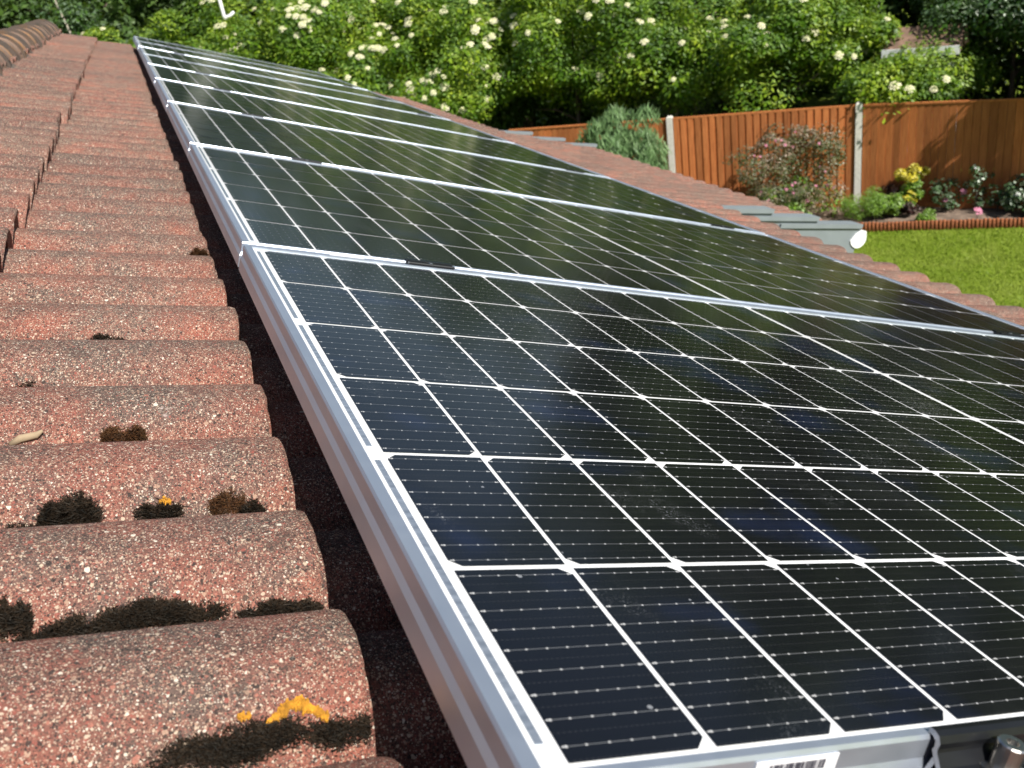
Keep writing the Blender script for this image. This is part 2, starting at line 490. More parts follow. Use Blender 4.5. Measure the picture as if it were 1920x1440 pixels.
mb = MB()
n = int((E1-E0).length/.058)
for i in range(n):
    q = E0 + ed*(.058*i) + en*random.uniform(-.006, .006)
    h = .15 + random.uniform(-.008, .008)
    mb.tube([(q.x, q.y, -.03), (q.x, q.y, h-.012), (q.x, q.y, h)], [.029, .029, .022], 8)
o = link('log_edging', mb.mesh('log_edging', M['log']))
tag(o, 'low brown log roll edging between the lawn and the flower bed', 'garden edging')

# ------------------------------------------------------------------ the bungalow roof
RP = 0.152; V0 = 0.385; H = 0.046; GA = 0.2944; U0 = -0.03; CW = -0.085; TT = 0.024
VN, VF = -1.6, 9.75
def prof(v):
    c = np.abs(np.cos(np.pi*(np.asarray(v)-V0)/RP))
    return -H*(1-c)**1.4
def course_of(u): return int(math.ceil((u-U0)/GA - 1e-9))
def tile_w(u, v):
    c = course_of(u); ut = U0 + c*GA
    return CW - TT*(ut-u)/GA + float(prof(v))
def tile_field(mb, courses, va, vb):
    NVV = 25
    s = np.linspace(0, 1, NVV)
    t0 = math.floor((va-(V0-RP/2))/(2*RP)); 
    for cidx in courses:
        ut = U0 + cidx*GA
        k = t0
        while True:
            a = V0-RP/2 + k*2*RP; b = a + 2*RP
            k += 1
            if a >= vb: break
            if b <= va: continue
            ca, cb = max(a, va), min(b, vb)
            v = ca + (cb-ca)*s
            lift = .012 if cidx < 0 else 0.0
            dj = rng.normal(0, .0045 if cidx < 0 else .0025); dz = lift + rng.normal(0, .0010 + lift*.25); tl = rng.normal(0, .0013)
            er = np.convolve(rng.normal(0, 1, NVV+8), np.ones(5)/5, 'valid')[:NVV]*.0022
            hp = prof(v)
            us = [-.315, -.20, -.10, -.03, -.008, -.002, 0.0]
            dw = [0, 0, 0, 0, 0, -.0012, -.0042]
            rows = []
            for uu, d in zip(us, dw):
                q = er if uu > -.02 else 0*er
                u_ = np.full(NVV, ut+uu+dj) + q
                w_ = CW + TT*(uu/GA) + hp + d + dz + tl*(v-v.mean())/RP
                rows.append(np.stack([u_, v+.0006*(1 if k % 2 else -1), w_], 1))
            bb = np.concatenate(rows)
            nr = len(us)
            mb.add(bb, [(i*NVV+j, (i+1)*NVV+j, (i+1)*NVV+j+1, i*NVV+j+1) for i in range(nr-1) for j in range(NVV-1)], 0, True)
            tail = rows[-1]; low = tail + np.array([-.004, 0, -.017])
            und = low + np.array([-.05, 0, -.002])
            f = np.concatenate([tail, low, und])
            mb.add(f, [(i*NVV+j, (i+1)*NVV+j, (i+1)*NVV+j+1, i*NVV+j+1) for i in range(2) for j in range(NVV-1)], 0, False)
            # open end of the tile at the verge
mb = MB()
tile_field(mb, range(-2, 10), VN, VF)
EXA, EXB = 3.735, 6.93
tile_field(mb, range(10, 13), EXA, EXB)
house = thing('bungalow', 'long bungalow roofed in weathered red brown concrete tiles under the panels', 'house', (-3.2, 4.1, 0))
roof = link('tiled_roof', mb.mesh('tiled_roof', M['tile']), house, ROOF, True)
# deck under the tiles so no light comes through
mb = MB()
def slab(u0, u1, v0, v1, w0, w1): mb.box((u0, v0, w0), (u1, v1, w1))
slab(-.72, 2.57, VN, VF-.02, -.26, -.172)
slab(2.573, 3.45, EXA+.03, EXB-.03, -.26, -.172)
link('roof_deck', mb.mesh('roof_deck', M['mortar']), house, ROOF, True)
# ridge: apex and rear slope
UR = -.745
apex = rp(UR, 0, -.115)
mb = MB()
for i in range(24):
    x0 = apex.x - i*.3; z0 = apex.z - i*.3*math.tan(TH); x1 = x0-.32; z1 = z0-.3*math.tan(TH)-.03
    vs = []; nn = 150
    for j in range(nn+1):
        v = VN + (VF-VN)*j/nn; q = .02*math.cos(2*math.pi*v/RP)
        vs += [(x0, v, z0+q+.02), (x1, v, z1+q+.03)]
    mb.add(vs, [(2*j, 2*j+2, 2*j+3, 2*j+1) for j in range(nn)], 0, True)
link('rear_roof_slope', mb.mesh('rear_roof_slope', M['tile']), house, Matrix(), True)
# ridge tiles, one mesh each (they share data)
mb = MB()
nA, RR = 16, .135
prev = None; vs = []; fs = []
stn = [(0.0, RR+.004), (.03, RR+.004), (.034, RR-.004), (.36, RR-.010), (.425, RR-.011)]
for yy, rr in stn:
    for i in range(nA+1):
        a = math.pi*(-.04 + 1.08*i/nA)
        vs.append((rr*math.cos(a), yy, rr*.98*math.sin(a)))
fs = [(j*(nA+1)+i, j*(nA+1)+i+1, (j+1)*(nA+1)+i+1, (j+1)*(nA+1)+i) for j in range(len(stn)-1) for i in range(nA)]
mb.add(vs, fs, 0, True)
e0 = vs[:nA+1]
mb.add(e0 + [(x*.86, y, z*.86) for x, y, z in e0], [(i, i+1, nA+2+i, nA+1+i) for i in range(nA)], 0)
rme = mb.mesh('ridge_tile', M['ridge'])
rmesh_mat = M['ridge']
for k in range(27):
    v = 4.69 - .41*15 + .41*k
    if v > VF - .2: break
    m = Matrix.Translation((apex.x + random.uniform(-.004, .004), v, apex.z - .028 + random.uniform(-.004, .004))) @ Matrix.Rotation(random.uniform(-.012, .012), 4, 'Z')
    o = link('ridge_tile', rme, house, m, True)
mb = MB()
for sx in (1, -1):
    vs = []; nn = 300
    for j in range(nn+1):
        v = VN + (VF-.15-VN)*j/nn
        x = sx*(RR + .012 + .012*rng.random()); 
        vs += [(apex.x+sx*(RR-.02), v, apex.z-.02), (apex.x+x, v, apex.z-.045-.02*rng.random()), (apex.x+x, v, apex.z-.13)]
    mb.add(vs, [(3*j+q, 3*j+3+q, 3*j+4+q, 3*j+1+q) for j in range(nn) for q in range(2)], 0)
link('ridge_mortar', mb.mesh('ridge_mortar', M['mortar']), house, Matrix(), True)
# grey dry verge units, stepped one per course, on both edges of the lower roof
def verge_unit(v0, sgn, c):
    ut = U0 + c*GA; m = MB()
    va, vb = (v0-.042-.002*(c-10), v0+.055) if sgn > 0 else (v0-.015, v0+.033+.002*(c-10))
    k_ = .0025*(c-10); fa, fb = (v0-.030-k_, v0-.002-k_) if sgn > 0 else (v0+.002+k_, v0+.030+k_)
    a, b = ut-GA-.22, ut+.012
    wa, wb = CW-.042, CW+.026
    def wedge(v_0, v_1, d0, d1):
        vs = []
        for (u, wt) in ((a, wa), (b, wb)):
            vs += [(u, v_0, wt+d0), (u, v_1, wt+d0), (u, v_1, wt+d1), (u, v_0, wt+d1)]
        m.add(vs, [(0, 1, 2, 3), (7, 6, 5, 4), (0, 4, 5, 1), (1, 5, 6, 2), (2, 6, 7, 3), (3, 7, 4, 0)])
    wedge(va, vb, -.022, .0)
    wedge(fa, fb, -.17, -.0225)
    return link('verge_cap', m.mesh('verge_cap', M['grey_plastic']), house, ROOF, True)
for c in range(10, 13):
    verge_unit(EXA, 1, c); verge_unit(EXB, -1, c)
mb = MB()
for sg, v0 in ((1, EXA), (-1, EXB)):
    mb = MB(); ya, yb = (v0-.0225, v0-.012) if sg > 0 else (v0+.012, v0+.0225)
    mb.box((U0+9*GA-.1, ya, CW-.20), (U0+12*GA-.03, yb, CW-.045))
    link('barge_board', mb.mesh('barge_board', M['grey_plastic']), house, ROOF, True)
# gutters and fascia (world-aligned)
def gutter(u, v0, v1, capn):
    m = MB(); c = rp(u, 0, CW-.052); r = .046; n_ = 10
    outl = [(c.x + r*math.cos(a), c.z + r*math.sin(a)) for a in [math.pi + math.pi*i/n_ for i in range(n_+1)]]
    inn = [(c.x + (r-.004)*math.cos(a), c.z + (r-.004)*math.sin(a)) for a in [2*math.pi - math.pi*i/n_ for i in range(n_+1)]]
    pr = outl + inn; N_ = len(pr)
    vs = [(x, v0, z) for x, z in pr] + [(x, v1, z) for x, z in pr]
    m.add(vs, [(i, (i+1) % N_, N_+(i+1) % N_, N_+i) for i in range(N_)], 0, False)
    o = link('gutter', m.mesh('gutter', M['white_plastic']), house, Matrix(), True)
    for y0, y1 in ((v0-.012, v0),) if capn else ():
        m = MB()
        rim = [(c.x + (r+.006)*math.cos(a), c.z + (r+.006)*math.sin(a)) for a in [math.pi + math.pi*i/n_ for i in range(n_+1)]]
        rim += [(c.x+r+.006, c.z+.030), (c.x+r-.02, c.z+.042), (c.x-r+.03, c.z+.030)]
        q = len(rim)
        vs = [(x, y0, z) for x, z in rim] + [(x, y1, z) for x, z in rim]
        m.add(vs, [(i, (i+1) % q, q+(i+1) % q, q+i) for i in range(q)] + [tuple(range(q-1, -1, -1)), tuple(range(q, 2*q))])
        link('gutter_end', m.mesh('gutter_end', M['white_plastic']), house, Matrix(), True)
    m = MB(); m.box((c.x-r-.03, v0, c.z-.16), (c.x-r-.008, v1, c.z+.03))
    link('fascia', m.mesh('fascia', M['white_plastic']), house, Matrix(), True)
gutter(U0+9*GA+.035, VN, EXA-.16, 0)
gutter(U0+9*GA+.035, EXB+.16, VF-.05, 0)
gutter(U0+12*GA+.012, EXA-.03, EXB+.03, 1)
mb = MB()
xe = rp(U0+9*GA, 0, 0).x - .35; xw = 2*apex.x - xe
mb.box((xw, VN+.1, 0), (xe, VF-.12, rp(2.4, 0, -.3).z-.12))
mb.box((xe+.002, EXA+.12, 0), (xe+.80, EXB-.12, rp(3.3, 0, -.3).z-.12))
link('brick_wall', mb.mesh('brick_wall', M['lead']), house, Matrix(), True)

# ------------------------------------------------------------------ solar panels
PIT, PW = 1.0512, 1.0365
PN = -.0152                     # near edge of the first frame
UL, UE = -.0265, 20*PU+2*MG+.0265
def frame_mesh():
    pf = [(.030, -.035), (0, -.035), (0, -.0185), (.0022, -.0130), (.0022, -.0012), (.0034, .0012), (.0125, .0012), (.0125, -.004)]
    m = MB(); n_ = len(pf)
    vs = []
    for d, h in pf:
        e = .0085 if .005 < d < .02 else d
        vs += [(UL+d, PN+e, h), (UE-d, PN+e, h), (UE-d, PN+PW-e, h), (UL+d, PN+PW-e, h)]
    for i in range(n_-1):
        m.add([vs[i*4+j] for j in range(4)] + [vs[(i+1)*4+j] for j in range(4)],
              [(j, (j+1) % 4, 4+(j+1) % 4, 4+j) for j in range(4)])
    for q in range(7):       # extruded ribs along the lower half of the short sides
        z = -.0335 + .0019*q
        m.box((UL+.002, PN-.0005, z), (UE-.002, PN+.0012, z+.0009))
        m.box((UL+.002, PN+PW-.0012, z), (UE-.002, PN+PW+.0005, z+.0009))
    return m.mesh('frame', M['alu'])
def cells_mesh():
    m = MB(); ch = .0075; g2 = CG/2
    for j in range(6):
        for i in range(20):
            x0 = i*PU + (2*MG if i > 9 else 0) + g2; x1 = x0 + PU - CG
            y0 = j*PV + .0024 - (.0037 if j == 0 else 0); y1 = (j+1)*PV - .0024
            if j % 2 == 0:    # clipped corners on the downslope side
                p = [(x0, y0), (x1-ch, y0), (x1, y0+ch), (x1, y1-ch), (x1-ch, y1), (x0, y1)]
            else:
                p = [(x0+ch, y0), (x1, y0), (x1, y1), (x0+ch, y1), (x0, y1-ch), (x0, y0+ch)]
            m.add([(a, b, -.0010) for a, b in p], [tuple(range(6))])
    return m.mesh('solar_cells', M['cells'])
def back_mesh():
    m = MB(); m.box((UL+.006, PN+.006, -.006), (UE-.006, PN+PW-.006, -.0016))
    return m.mesh('backsheet', M['back'])
def ribbon_mesh():
    m = MB(); m.box((0, .013, -.0018), (.0045, 2*PV-.013, -.0009))
    return m.mesh('connecting_ribbon', M['ribbon'])
fme, cme, bme, rbme = frame_mesh(), cells_mesh(), back_mesh(), ribbon_mesh()
def text_mesh(txt, size, mat):
    cu = bpy.data.curves.new('txt', 'FONT'); cu.body = txt; cu.size = size
    cu.resolution_u = 3
    ob = bpy.data.objects.new('txt', cu); COL.objects.link(ob)
    dg = bpy.context.evaluated_depsgraph_get()
    me = bpy.data.meshes.new_from_object(ob.evaluated_get(dg))
    bpy.data.objects.remove(ob); bpy.data.curves.remove(cu)
    me.materials.clear(); me.materials.append(mat)
    me.name = 'serial_number'
    return me
lab = MB(); lab.box((0, -.0006, -.0170), (.0515, 0, 0))
lab_me = lab.mesh('serial_label', M['label'])
bar = MB(); x = .0085; rb = random.Random(5)
while x < .044:
    wd = rb.choice([.00025, .0004, .0004, .0007, .0010])
    bar.box((x, -.0009, -.0080), (x+wd, -.0006, -.0024)); x += wd + rb.choice([.00035, .0005, .0008])
bar_me = bar.mesh('barcode', M['ink'])
num_me = text_mesh('12150181853', .0052, M['ink'])
ORD = ['nearest', 'second', 'third', 'fourth', 'fifth', 'sixth', 'seventh', 'eighth', 'ninth and farthest']
PL = ['nearest solar panel, in the foreground with dust smears, barcode label and black end clamp',
      'second solar panel from the viewer, sharing the first clamped seam with the foreground panel',
      'third solar panel from the viewer along the roof',
      'fourth solar panel from the viewer along the roof',
      'fifth solar panel from the viewer, middle one of the nine in the row',
      'sixth solar panel from the viewer along the roof',
      'seventh solar panel from the viewer, third from the far end of the row',
      'eighth solar panel from the viewer, next to last in the row',
      'farthest solar panel, last in the row by the far roof edge and hedge']
p0 = thing('solar_panel', PL[0], 'solar panel', (0, 0, GZ), (0, TH, 0), 'silver framed solar panels in a row on the roof')
link('frame', fme, p0); link('solar_cells', cme, p0); link('backsheet', bme, p0)
for k in range(3):
    for x0 in (-.0092, 20*PU+2*MG+.0047):
        link('connecting_ribbon', rbme, p0, Matrix.Translation((x0, 2*k*PV, 0)))
lb = link('serial_label', lab_me, p0, Matrix.Translation((.0985, PN+.0022-.0003, -.0022)))
link('barcode', bar_me, lb)
link('serial_number', num_me, lb, Matrix.Translation((.0135, -.0008, -.0135)) @ Matrix.Rotation(math.pi/2, 4, 'X'))
for k in range(1, 9):
    c = copy_thing(p0)
    loc = rp(random.uniform(-.001, .001), k*PIT, random.uniform(-.0006, .0006))
    c.location = loc; c['label'] = PL[k]

# rails on roof hooks under the panels
RU = (.249, 1.492)
for i, u in enumerate(RU):
    m = MB()
    pr = [(u-.02, -.078), (u+.02, -.078), (u+.02, -.037), (u+.008, -.037), (u+.008, -.050), (u-.008, -.050), (u-.008, -.037), (u-.02, -.037)]
    vs = [(a, PN-.07, b) for a, b in pr] + [(a, 9*PIT+.05, b) for a, b in pr]
    m.add(vs, [(q, (q+1) % 8, 8+(q+1) % 8, 8+q) for q in range(8)] + [(7, 6, 5, 4, 3, 2, 1, 0), (8, 9, 10, 11, 12, 13, 14, 15)])
    o = link('mounting_rail', m.mesh('mounting_rail', M['black_alu']), None, ROOF)
    tag(o, ['black mounting rail under the upper part of the panels', 'black mounting rail under the lower part of the panels'][i], 'mounting rail', 'rails carrying the solar panels')

def arc(cy, cz, r, a0, a1, n_):
    return [(cy + r*math.cos(R(a0+(a1-a0)*i/n_)), cz + r*math.sin(R(a0+(a1-a0)*i/n_))) for i in range(n_+1)]
def bolt_mesh(rad, hgt):
    m = MB(); n_ = 20
    def ring(r, z): return [(r*math.cos(2*math.pi*i/n_), r*math.sin(2*math.pi*i/n_), z) for i in range(n_)]
    hexr = [(.55*rad*math.cos(2*math.pi*(i//4*4)/n_*1.2) if False else .52*rad*math.cos(2*math.pi*i/n_), .52*rad*math.sin(2*math.pi*i/n_), hgt) for i in range(n_)]
    hx = []
    for i in range(n_):
        a = 2*math.pi*i/n_; k = math.pi/3; d = (a % k) - k/2
        rr = .50*rad*math.cos(k/2)/math.cos(d)
        hx.append((rr*math.cos(a), rr*math.sin(a), hgt))
    vs = ring(rad*1.7, 0) + ring(rad*1.7, .0016) + ring(rad, .0017) + ring(rad, hgt-.0008) + ring(rad-.0009, hgt) + hx + [(x, y, hgt-.004) for x, y, z in hx]
    fs = [(j*n_+i, j*n_+(i+1) % n_, (j+1)*n_+(i+1) % n_, (j+1)*n_+i) for j in range(6) for i in range(n_)]
    fs.append(tuple(6*n_+i for i in range(n_)))
    m.add(vs, fs, 0, False)
    return m.mesh('bolt', M['steel'])
# end clamp in the near foreground
ec = thing('end_clamp', 'black end clamp with steel socket bolt gripping the nearest panel edge', 'panel clamp', rp(RU[0], PN, 0), (0, TH, 0))
y = 0
outer = [(.0046, .0048), (.0046, .0018), (.0010, .0018), (-.0012, .0002), (-.0016, -.0030), (-.0010, -.0052), (-.0030, -.0078), (-.0058, -.0112), (-.0085, -.0140), (-.0120, -.0150), (-.0330, -.0165), (-.0400, -.0215), (-.0425, -.0200), (-.0350, -.0142), (-.0125, -.0118), (-.0095, -.0108), (-.0072, -.0080), (-.0046, -.0048), (-.0040, -.0030), (-.0044, .0006), (-.0022, .0040), (.0010, .0052)]
mb = MB(); mb.extrude(outer[::-1], -.0365, .0365, 0, 1)
leg = [(-.0030, -.0082), (-.0052, -.0108), (.0010, -.0370), (.0034, -.0370)]
mb.extrude(leg, -.0365, .0365, 0, 1)
mb.extrude([(-.0400, -.0216), (-.0428, -.0201), (-.0450, -.0372), (-.0422, -.0372)], -.0365, .0365, 0, 1)
for q in range(3):
    y = -.0145 - .0065*q
    mb.box((-.0362, y-.0006, -.0121-.0004*q), (.0362, y+.0006, -.0112-.0004*q))
link('clamp_body', mb.mesh('clamp_body', [M['black_alu'], M['raw_alu']]), ec)
link('bolt', bolt_mesh(.0076, .0175), ec, Matrix.Translation((.004, -.0145, -.0118)))
# mid clamps on every seam
mc_prof = [(-.0085, .0046), (-.0045, .0046), (-.0038, .0005), (.0038, .0005), (.0045, .0048), (.0130, .0048), (.0140, .0036), (.0140, .0018), (.0046, .0016), (.0044, -.030), (-.0044, -.030), (-.0046, .0016), (-.0092, .0018), (-.0092, .0036)]
mb = MB(); mb.extrude(mc_prof[::-1], -.036, .036, 0, 0)
mce = mb.mesh('clamp_body', M['black_alu'])
bme2 = bolt_mesh(.0036, .0045)
mc0 = thing('mid_clamp', None, 'panel clamp', (0, 0, 0), (0, TH, 0), 'black clamps in the seams between the panels')
link('clamp_body', mce, mc0)
link('bolt', bme2, mc0, Matrix.Translation((0, 0, .0008)))
first = True
SEAM = ['first', 'second', 'third', 'fourth', 'fifth', 'sixth', 'seventh', 'eighth']
for k in range(8):
    for i, u in enumerate(RU):
        c = mc0 if first else copy_thing(mc0)
        first = False
        c.location = rp(u, PN+PW+.00735+k*PIT, 0)
        c['label'] = 'black clamp near the %s end of the %s panel seam from the viewer' % (['ridge', 'eaves'][i], SEAM[k])

# ------------------------------------------------------------------ moss, lichen and litter on the tiles
def moss(label, u, v, lu, lv, n_, h, mat, grp='moss cushions in the tile valleys', seed=1):
    r = np.random.default_rng(seed)
    base = rp(u, v, tile_w(u, v))
    ns = 22
    su = r.uniform(-1, 1, ns)
    v += .0025; lv *= .78; lu *= 1.08
    side = np.stack([su*lu*.95, (r.random(ns)**1.6*1.5*(1-.75*np.abs(su))*(.6+.4*(np.sin(su*7+seed)>-.3)) - .15)*lv], 1)
    n_ = int(n_*3.2)
    V = []
    for i in range(n_):
        c = side[r.integers(ns)]
        pu = u + c[0] + r.normal(0, lu*.10); pv = v + c[1] + r.normal(0, lv*.24)
        if pu > U0 - .002 + GA*math.floor((u-U0)/GA + 1): continue
        e = max(0, 1 - (((pu-u)/lu)**2 + ((pv-v)/lv)**2)*.5)
        z0 = tile_w(pu, pv)
        hh = h*.85*(.35 + .65*e)*(.45 + .6*r.random())
        zb = z0 - .002 + hh*.55*r.random()
        a = r.uniform(0, 2*math.pi); dx, dy = math.cos(a), math.sin(a)
        wd = .0006 + .0006*r.random()
        tx, ty = r.normal(0, .55, 2)*hh
        V += [(pu-dx*wd, pv-dy*wd, zb), (pu+dx*wd, pv+dy*wd, zb), (pu+tx, pv+ty, zb+hh*.6)]
    V = np.array(V)
    mw = np.array(ROOF.to_3x3()); W_ = V @ mw.T + np.array(ROOF.translation)
    o = link('moss_cushion', quads_mesh('moss_cushion', W_ - np.array(base), mat, n=3), None, Matrix.Translation(base))
    tag(o, label, 'moss', grp)
moss('big dark moss mat on the lowest tile roll under the orange lichen', -.092, .166, .066, .012, 5200, .008, M['moss'], seed=1)
moss('long dark moss strip across the middle of the second roll valley', -.149, .3150, .040, .012, 2800, .0085, M['moss'], seed=2)
moss('dark moss strip at the left of the second roll valley', -.205, .3120, .030, .009, 1500, .008, M['moss'], seed=3)
moss('moss lump at the left photo edge in the second roll valley', -.247, .321, .013, .013, 900, .008, M['moss'], seed=4)
moss('small thin moss strip near the tile tail of the second valley', -.062, .3135, .028, .007, 1100, .007, M['moss'], seed=5)
moss('dark bushy moss clump with a broad left foot in the third valley', -.213, .4715, .020, .018, 2000, .009, M['moss'], seed=6)
moss('round dark moss clump carrying yellow lichen specks in the third valley', -.144, .4705, .016, .011, 1100, .008, M['moss'], seed=7)
moss('rust brown moss patch right of the clumps in the third valley', -.088, .4730, .016, .014, 1500, .005, M['moss_brown'], seed=8)
moss('narrow dark moss fringe at the right end of the third valley', -.066, .4690, .010, .008, 600, .006, M['moss'], seed=17)
moss('thin dark moss fringe running left along the third valley', -.245, .4650, .024, .006, 800, .006, M['moss'], seed=9)
moss('pointed brown moss heap in the fourth roll valley', -.172, .6260, .020, .015, 1500, .007, M['moss_brown'], seed=10)
moss('small dark moss tuft at the left of the fifth roll valley', -.266, .7725, .011, .012, 600, .008, M['moss'], seed=11)
moss('dark half round moss tuft in the sixth roll valley', -.188, .9290, .019, .011, 1100, .008, M['moss'], seed=12)
moss('faint dark moss trace in the sixth valley nearer the panels', -.125, .9240, .012, .006, 400, .006, M['moss'], seed=13)
moss('dark moss streak in the eighth roll valley from the viewer', -.232, 1.229, .026, .008, 700, .008, M['moss'], seed=14)
moss('round rusty moss ball at the tile tail of the ninth roll', -.044, 1.391, .012, .014, 900, .012, M['moss_brown'], seed=15)

def lichen(label, cat, u, v, lu, lv, n_, mat, grp, seed, shape=None):
    r = np.random.default_rng(seed); m = MB()
    base = rp(u, v, tile_w(u, v))
    for i in range(n_):
        x = r.uniform(-1, 1); 
        yy = (shape(x) if shape else 0) + r.normal(0, .42)*(1-.6*abs(x))*(.4+.6*(math.sin(x*9) > -.4))
        pu = u + x*lu; pv = v + yy*lv
        s_ = (.0005 + .0006*r.random()); nn = 7
        ph = r.uniform(0, 6)
        pts = []
        for k in range(nn):
            a = 2*math.pi*k/nn; q = s_*(.6 + .6*r.random())
            pts.append((pu+q*math.cos(a+ph), pv+q*math.sin(a+ph)))
        top = [rp(a, b, tile_w(a, b)+.0014+.0008*r.random()) - base for a, b in pts]
        bot = [rp(a, b, tile_w(a, b)-.001) - base for a, b in pts]
        m.add(top+bot, [tuple(range(nn))] + [(k, nn+k, nn+(k+1) % nn, (k+1) % nn) for k in range(nn)], 0, False)
    o = link('lichen_patch', m.mesh('lichen_patch', mat), None, Matrix.Translation(base))
    tag(o, label, cat, grp)
LG = 'lichen on the tiles'
lichen('bright orange lichen crust shaped like a low arch above the big moss mat', 'lichen', -.0765, .1795, .0185, .0042, 420, M['lichen'], LG, 31, lambda x: 1.1-1.9*abs(x+.05)**1.3)
lichen('small orange lichen dots left of the big arched lichen', 'lichen', -.108, .1815, .0035, .0035, 26, M['lichen'], LG, 32)
lichen('tiny yellow lichen specks on top of the round moss clump', 'lichen', -.139, .4800, .005, .003, 30, M['lichen'], LG, 33)
mb = MB()
bs = rp(-.256, .628, tile_w(-.256, .628))
mb.tube([(-.014, 0, .002), (-.004, .001, .005), (.010, .002, .004), (.016, .004, .006)], [.003, .0042, .0036, .0015], 7)
o = link('dry_twig', mb.mesh('dry_twig', M['wood_dry']), None, Matrix.Translation(bs)); tag(o, 'short pale dry twig lying in the fourth tile valley at the left', 'twig')

# ------------------------------------------------------------------ fence
def fence_bay(A, B, style, label):
    d = (B-A); L = d.length; d.normalize()
    nrm = Vector((d.y, -d.x, 0))          # towards the lawn
    if nrm.dot(Vector((0, -1, 0))) < 0: nrm = -nrm
    ang = math.atan2(d.y, d.x)
    t = thing('closeboard_fence', label, 'fence', A, (0, 0, ang), 'closeboard fence bays between concrete posts')
    sy = -1 if nrm.dot(Vector((-d.y, d.x, 0))) < 0 else 1     # local y of the lawn side
    m = MB(); a, b = .065, L-.065
    x = a; z0 = .16
    if style == 'gapped':
        m.box((a, -.006, z0), (b, .006, FH-.03))
        while x < b-.05:
            wv = .088 + random.uniform(-.004, .004)
            y1 = sy*(.022+random.uniform(-.002, .002))
            m.box((x, min(sy*.0065, y1), z0+.003), (min(x+wv, b), max(sy*.0065, y1), FH-.03+random.uniform(-.004, .004)))
            x += .126
    else:
        while x < b-.02:
            x1 = min(x+.1145, b)
            vs = [(x, 0, z0), (x1, 0, z0), (x1, sy*.013, z0), (x, sy*.004, z0)]
            tp = FH-.03+random.uniform(-.003, .003)
            vs += [(p, q, tp) for p, q, _ in vs]
            m.add(vs, [(0, 1, 5, 4), (1, 2, 6, 5), (2, 3, 7, 6), (3, 0, 4, 7), (4, 5, 6, 7)])
            x += .1185
    link('boards', m.mesh('boards', M['fence']), t)
    m = MB(); m.box((a, -.022, FH-.029), (b, .028, FH))
    link('capping_rail', m.mesh('capping_rail', M['fence']), t)
    m = MB(); m.box((a, -.016, .0), (b, .016, .157))
    link('gravel_board', m.mesh('gravel_board', M['fence']), t)
    return t
fence_bay(P0, P1, 'flat', 'flat brown fence bay left of the left concrete post, above the roof edge')
fence_bay(P1, P2, 'gapped', 'brown fence bay of raised slats between the two visible concrete posts')
fence_bay(P2, P3, 'flat', 'flat brown fence bay right of the right post, half in tree shade')
fence_bay(P3, P4, 'flat', 'brown fence bay beyond the shaded one at the right photo edge')
def post_mesh():
    m = MB(); a = .052; h = FH+.035
    m.box((-a, -a, 0), (a, a, h), bev=.022)
    return m.mesh('fence_post', M['concrete'])
pm_ = post_mesh(); pa = math.atan2(dL.y, dL.x)
for q, lb_ in ((P1, 'left pale concrete fence post beside the arching green shrub'),
               (P2, 'right pale concrete fence post rising from the flower bed'), (P3, 'concrete fence post past the right photo edge')):
    o = link('fence_post', pm_, None, Matrix.Translation(q) @ Matrix.Rotation(pa, 4, 'Z'))
    tag(o, lb_, 'fence post', 'concrete fence posts')

# ------------------------------------------------------------------ foliage
def unit(a): return a/np.maximum(np.linalg.norm(a, axis=-1, keepdims=True), 1e-9)
def crown(seed, rad, nclump, cr, nleaf, L, W, zmin=-.6, lumps=.28, droop=.3, upbias=.7, inner=.12):
    r = np.random.default_rng(seed)
    d = unit(r.normal(0, 1, (nclump*3, 3))); d = d[d[:, 2] > zmin][:nclump]
    k = len(d)
    rr = .62 + .38*r.random(k)**.6
    rr *= 1 + lumps*np.sin(d[:, 0]*5+seed)*np.cos(d[:, 1]*4.3+seed*1.7)
    C_ = d*rr[:, None]*np.array(rad)
    crr = cr*(.6+.8*r.random(k))
    idx = r.integers(0, k, nleaf)
    dd = unit(r.normal(0, 1, (nleaf, 3)) + d[idx]*.7 + np.array([0, 0, .25]))
    rad_l = crr[idx]*(.55+.5*r.random(nleaf))
    p = C_[idx] + dd*rad_l[:, None]*np.array([1.15, 1.15, .8])
    ni = int(nleaf*inner)
    p[:ni] = unit(r.normal(0, 1, (ni, 3)))*np.array(rad)*(.8*r.random((ni, 1))**.5)
    n_ = unit(dd*.55 + np.array([0, 0, upbias]) + r.normal(0, .45, (nleaf, 3)))
    a = r.normal(0, 1, (nleaf, 3)) + dd*.6; a -= n_*np.sum(a*n_, 1, keepdims=True); a = unit(a)
    a = unit(a + np.array([0, 0, -droop]))
    s_ = unit(np.cross(n_, a))
    ll = L*(.65+.7*r.random((nleaf, 1))); ww = W*(.7+.6*r.random((nleaf, 1)))
    V = np.empty((nleaf, 4, 3))
    V[:, 0] = p - a*ll*.5; V[:, 1] = p + s_*ww*.5 - a*ll*.06; V[:, 2] = p + a*ll*.5; V[:, 3] = p - s_*ww*.5 - a*ll*.06
    return V.reshape(-1, 3), C_, crr, d
def umbel_mesh(seed, mat, R_=.085):
    r = np.random.default_rng(seed); V = []
    for i in range(70):
        q = R_*math.sqrt(r.random()); a = r.uniform(0, 2*math.pi)
        c = np.array([q*math.cos(a), q*math.sin(a), .035*(1-(q/R_)**2) + r.normal(0, .004)])
        n_ = unit(np.array([c[0]*3, c[1]*3, 1]) + r.normal(0, .25, 3)); t1 = unit(np.cross(n_, [.3, .5, .1])); t2 = np.cross(n_, t1)
        s_ = .013+.008*r.random()
        V += [c+t1*s_, c+t2*s_, c-t1*s_, c-t2*s_]
    return quads_mesh('flower_head', np.array(V), mat)
UMB = [umbel_mesh(s, M['cream']) for s in (1, 2, 3)]
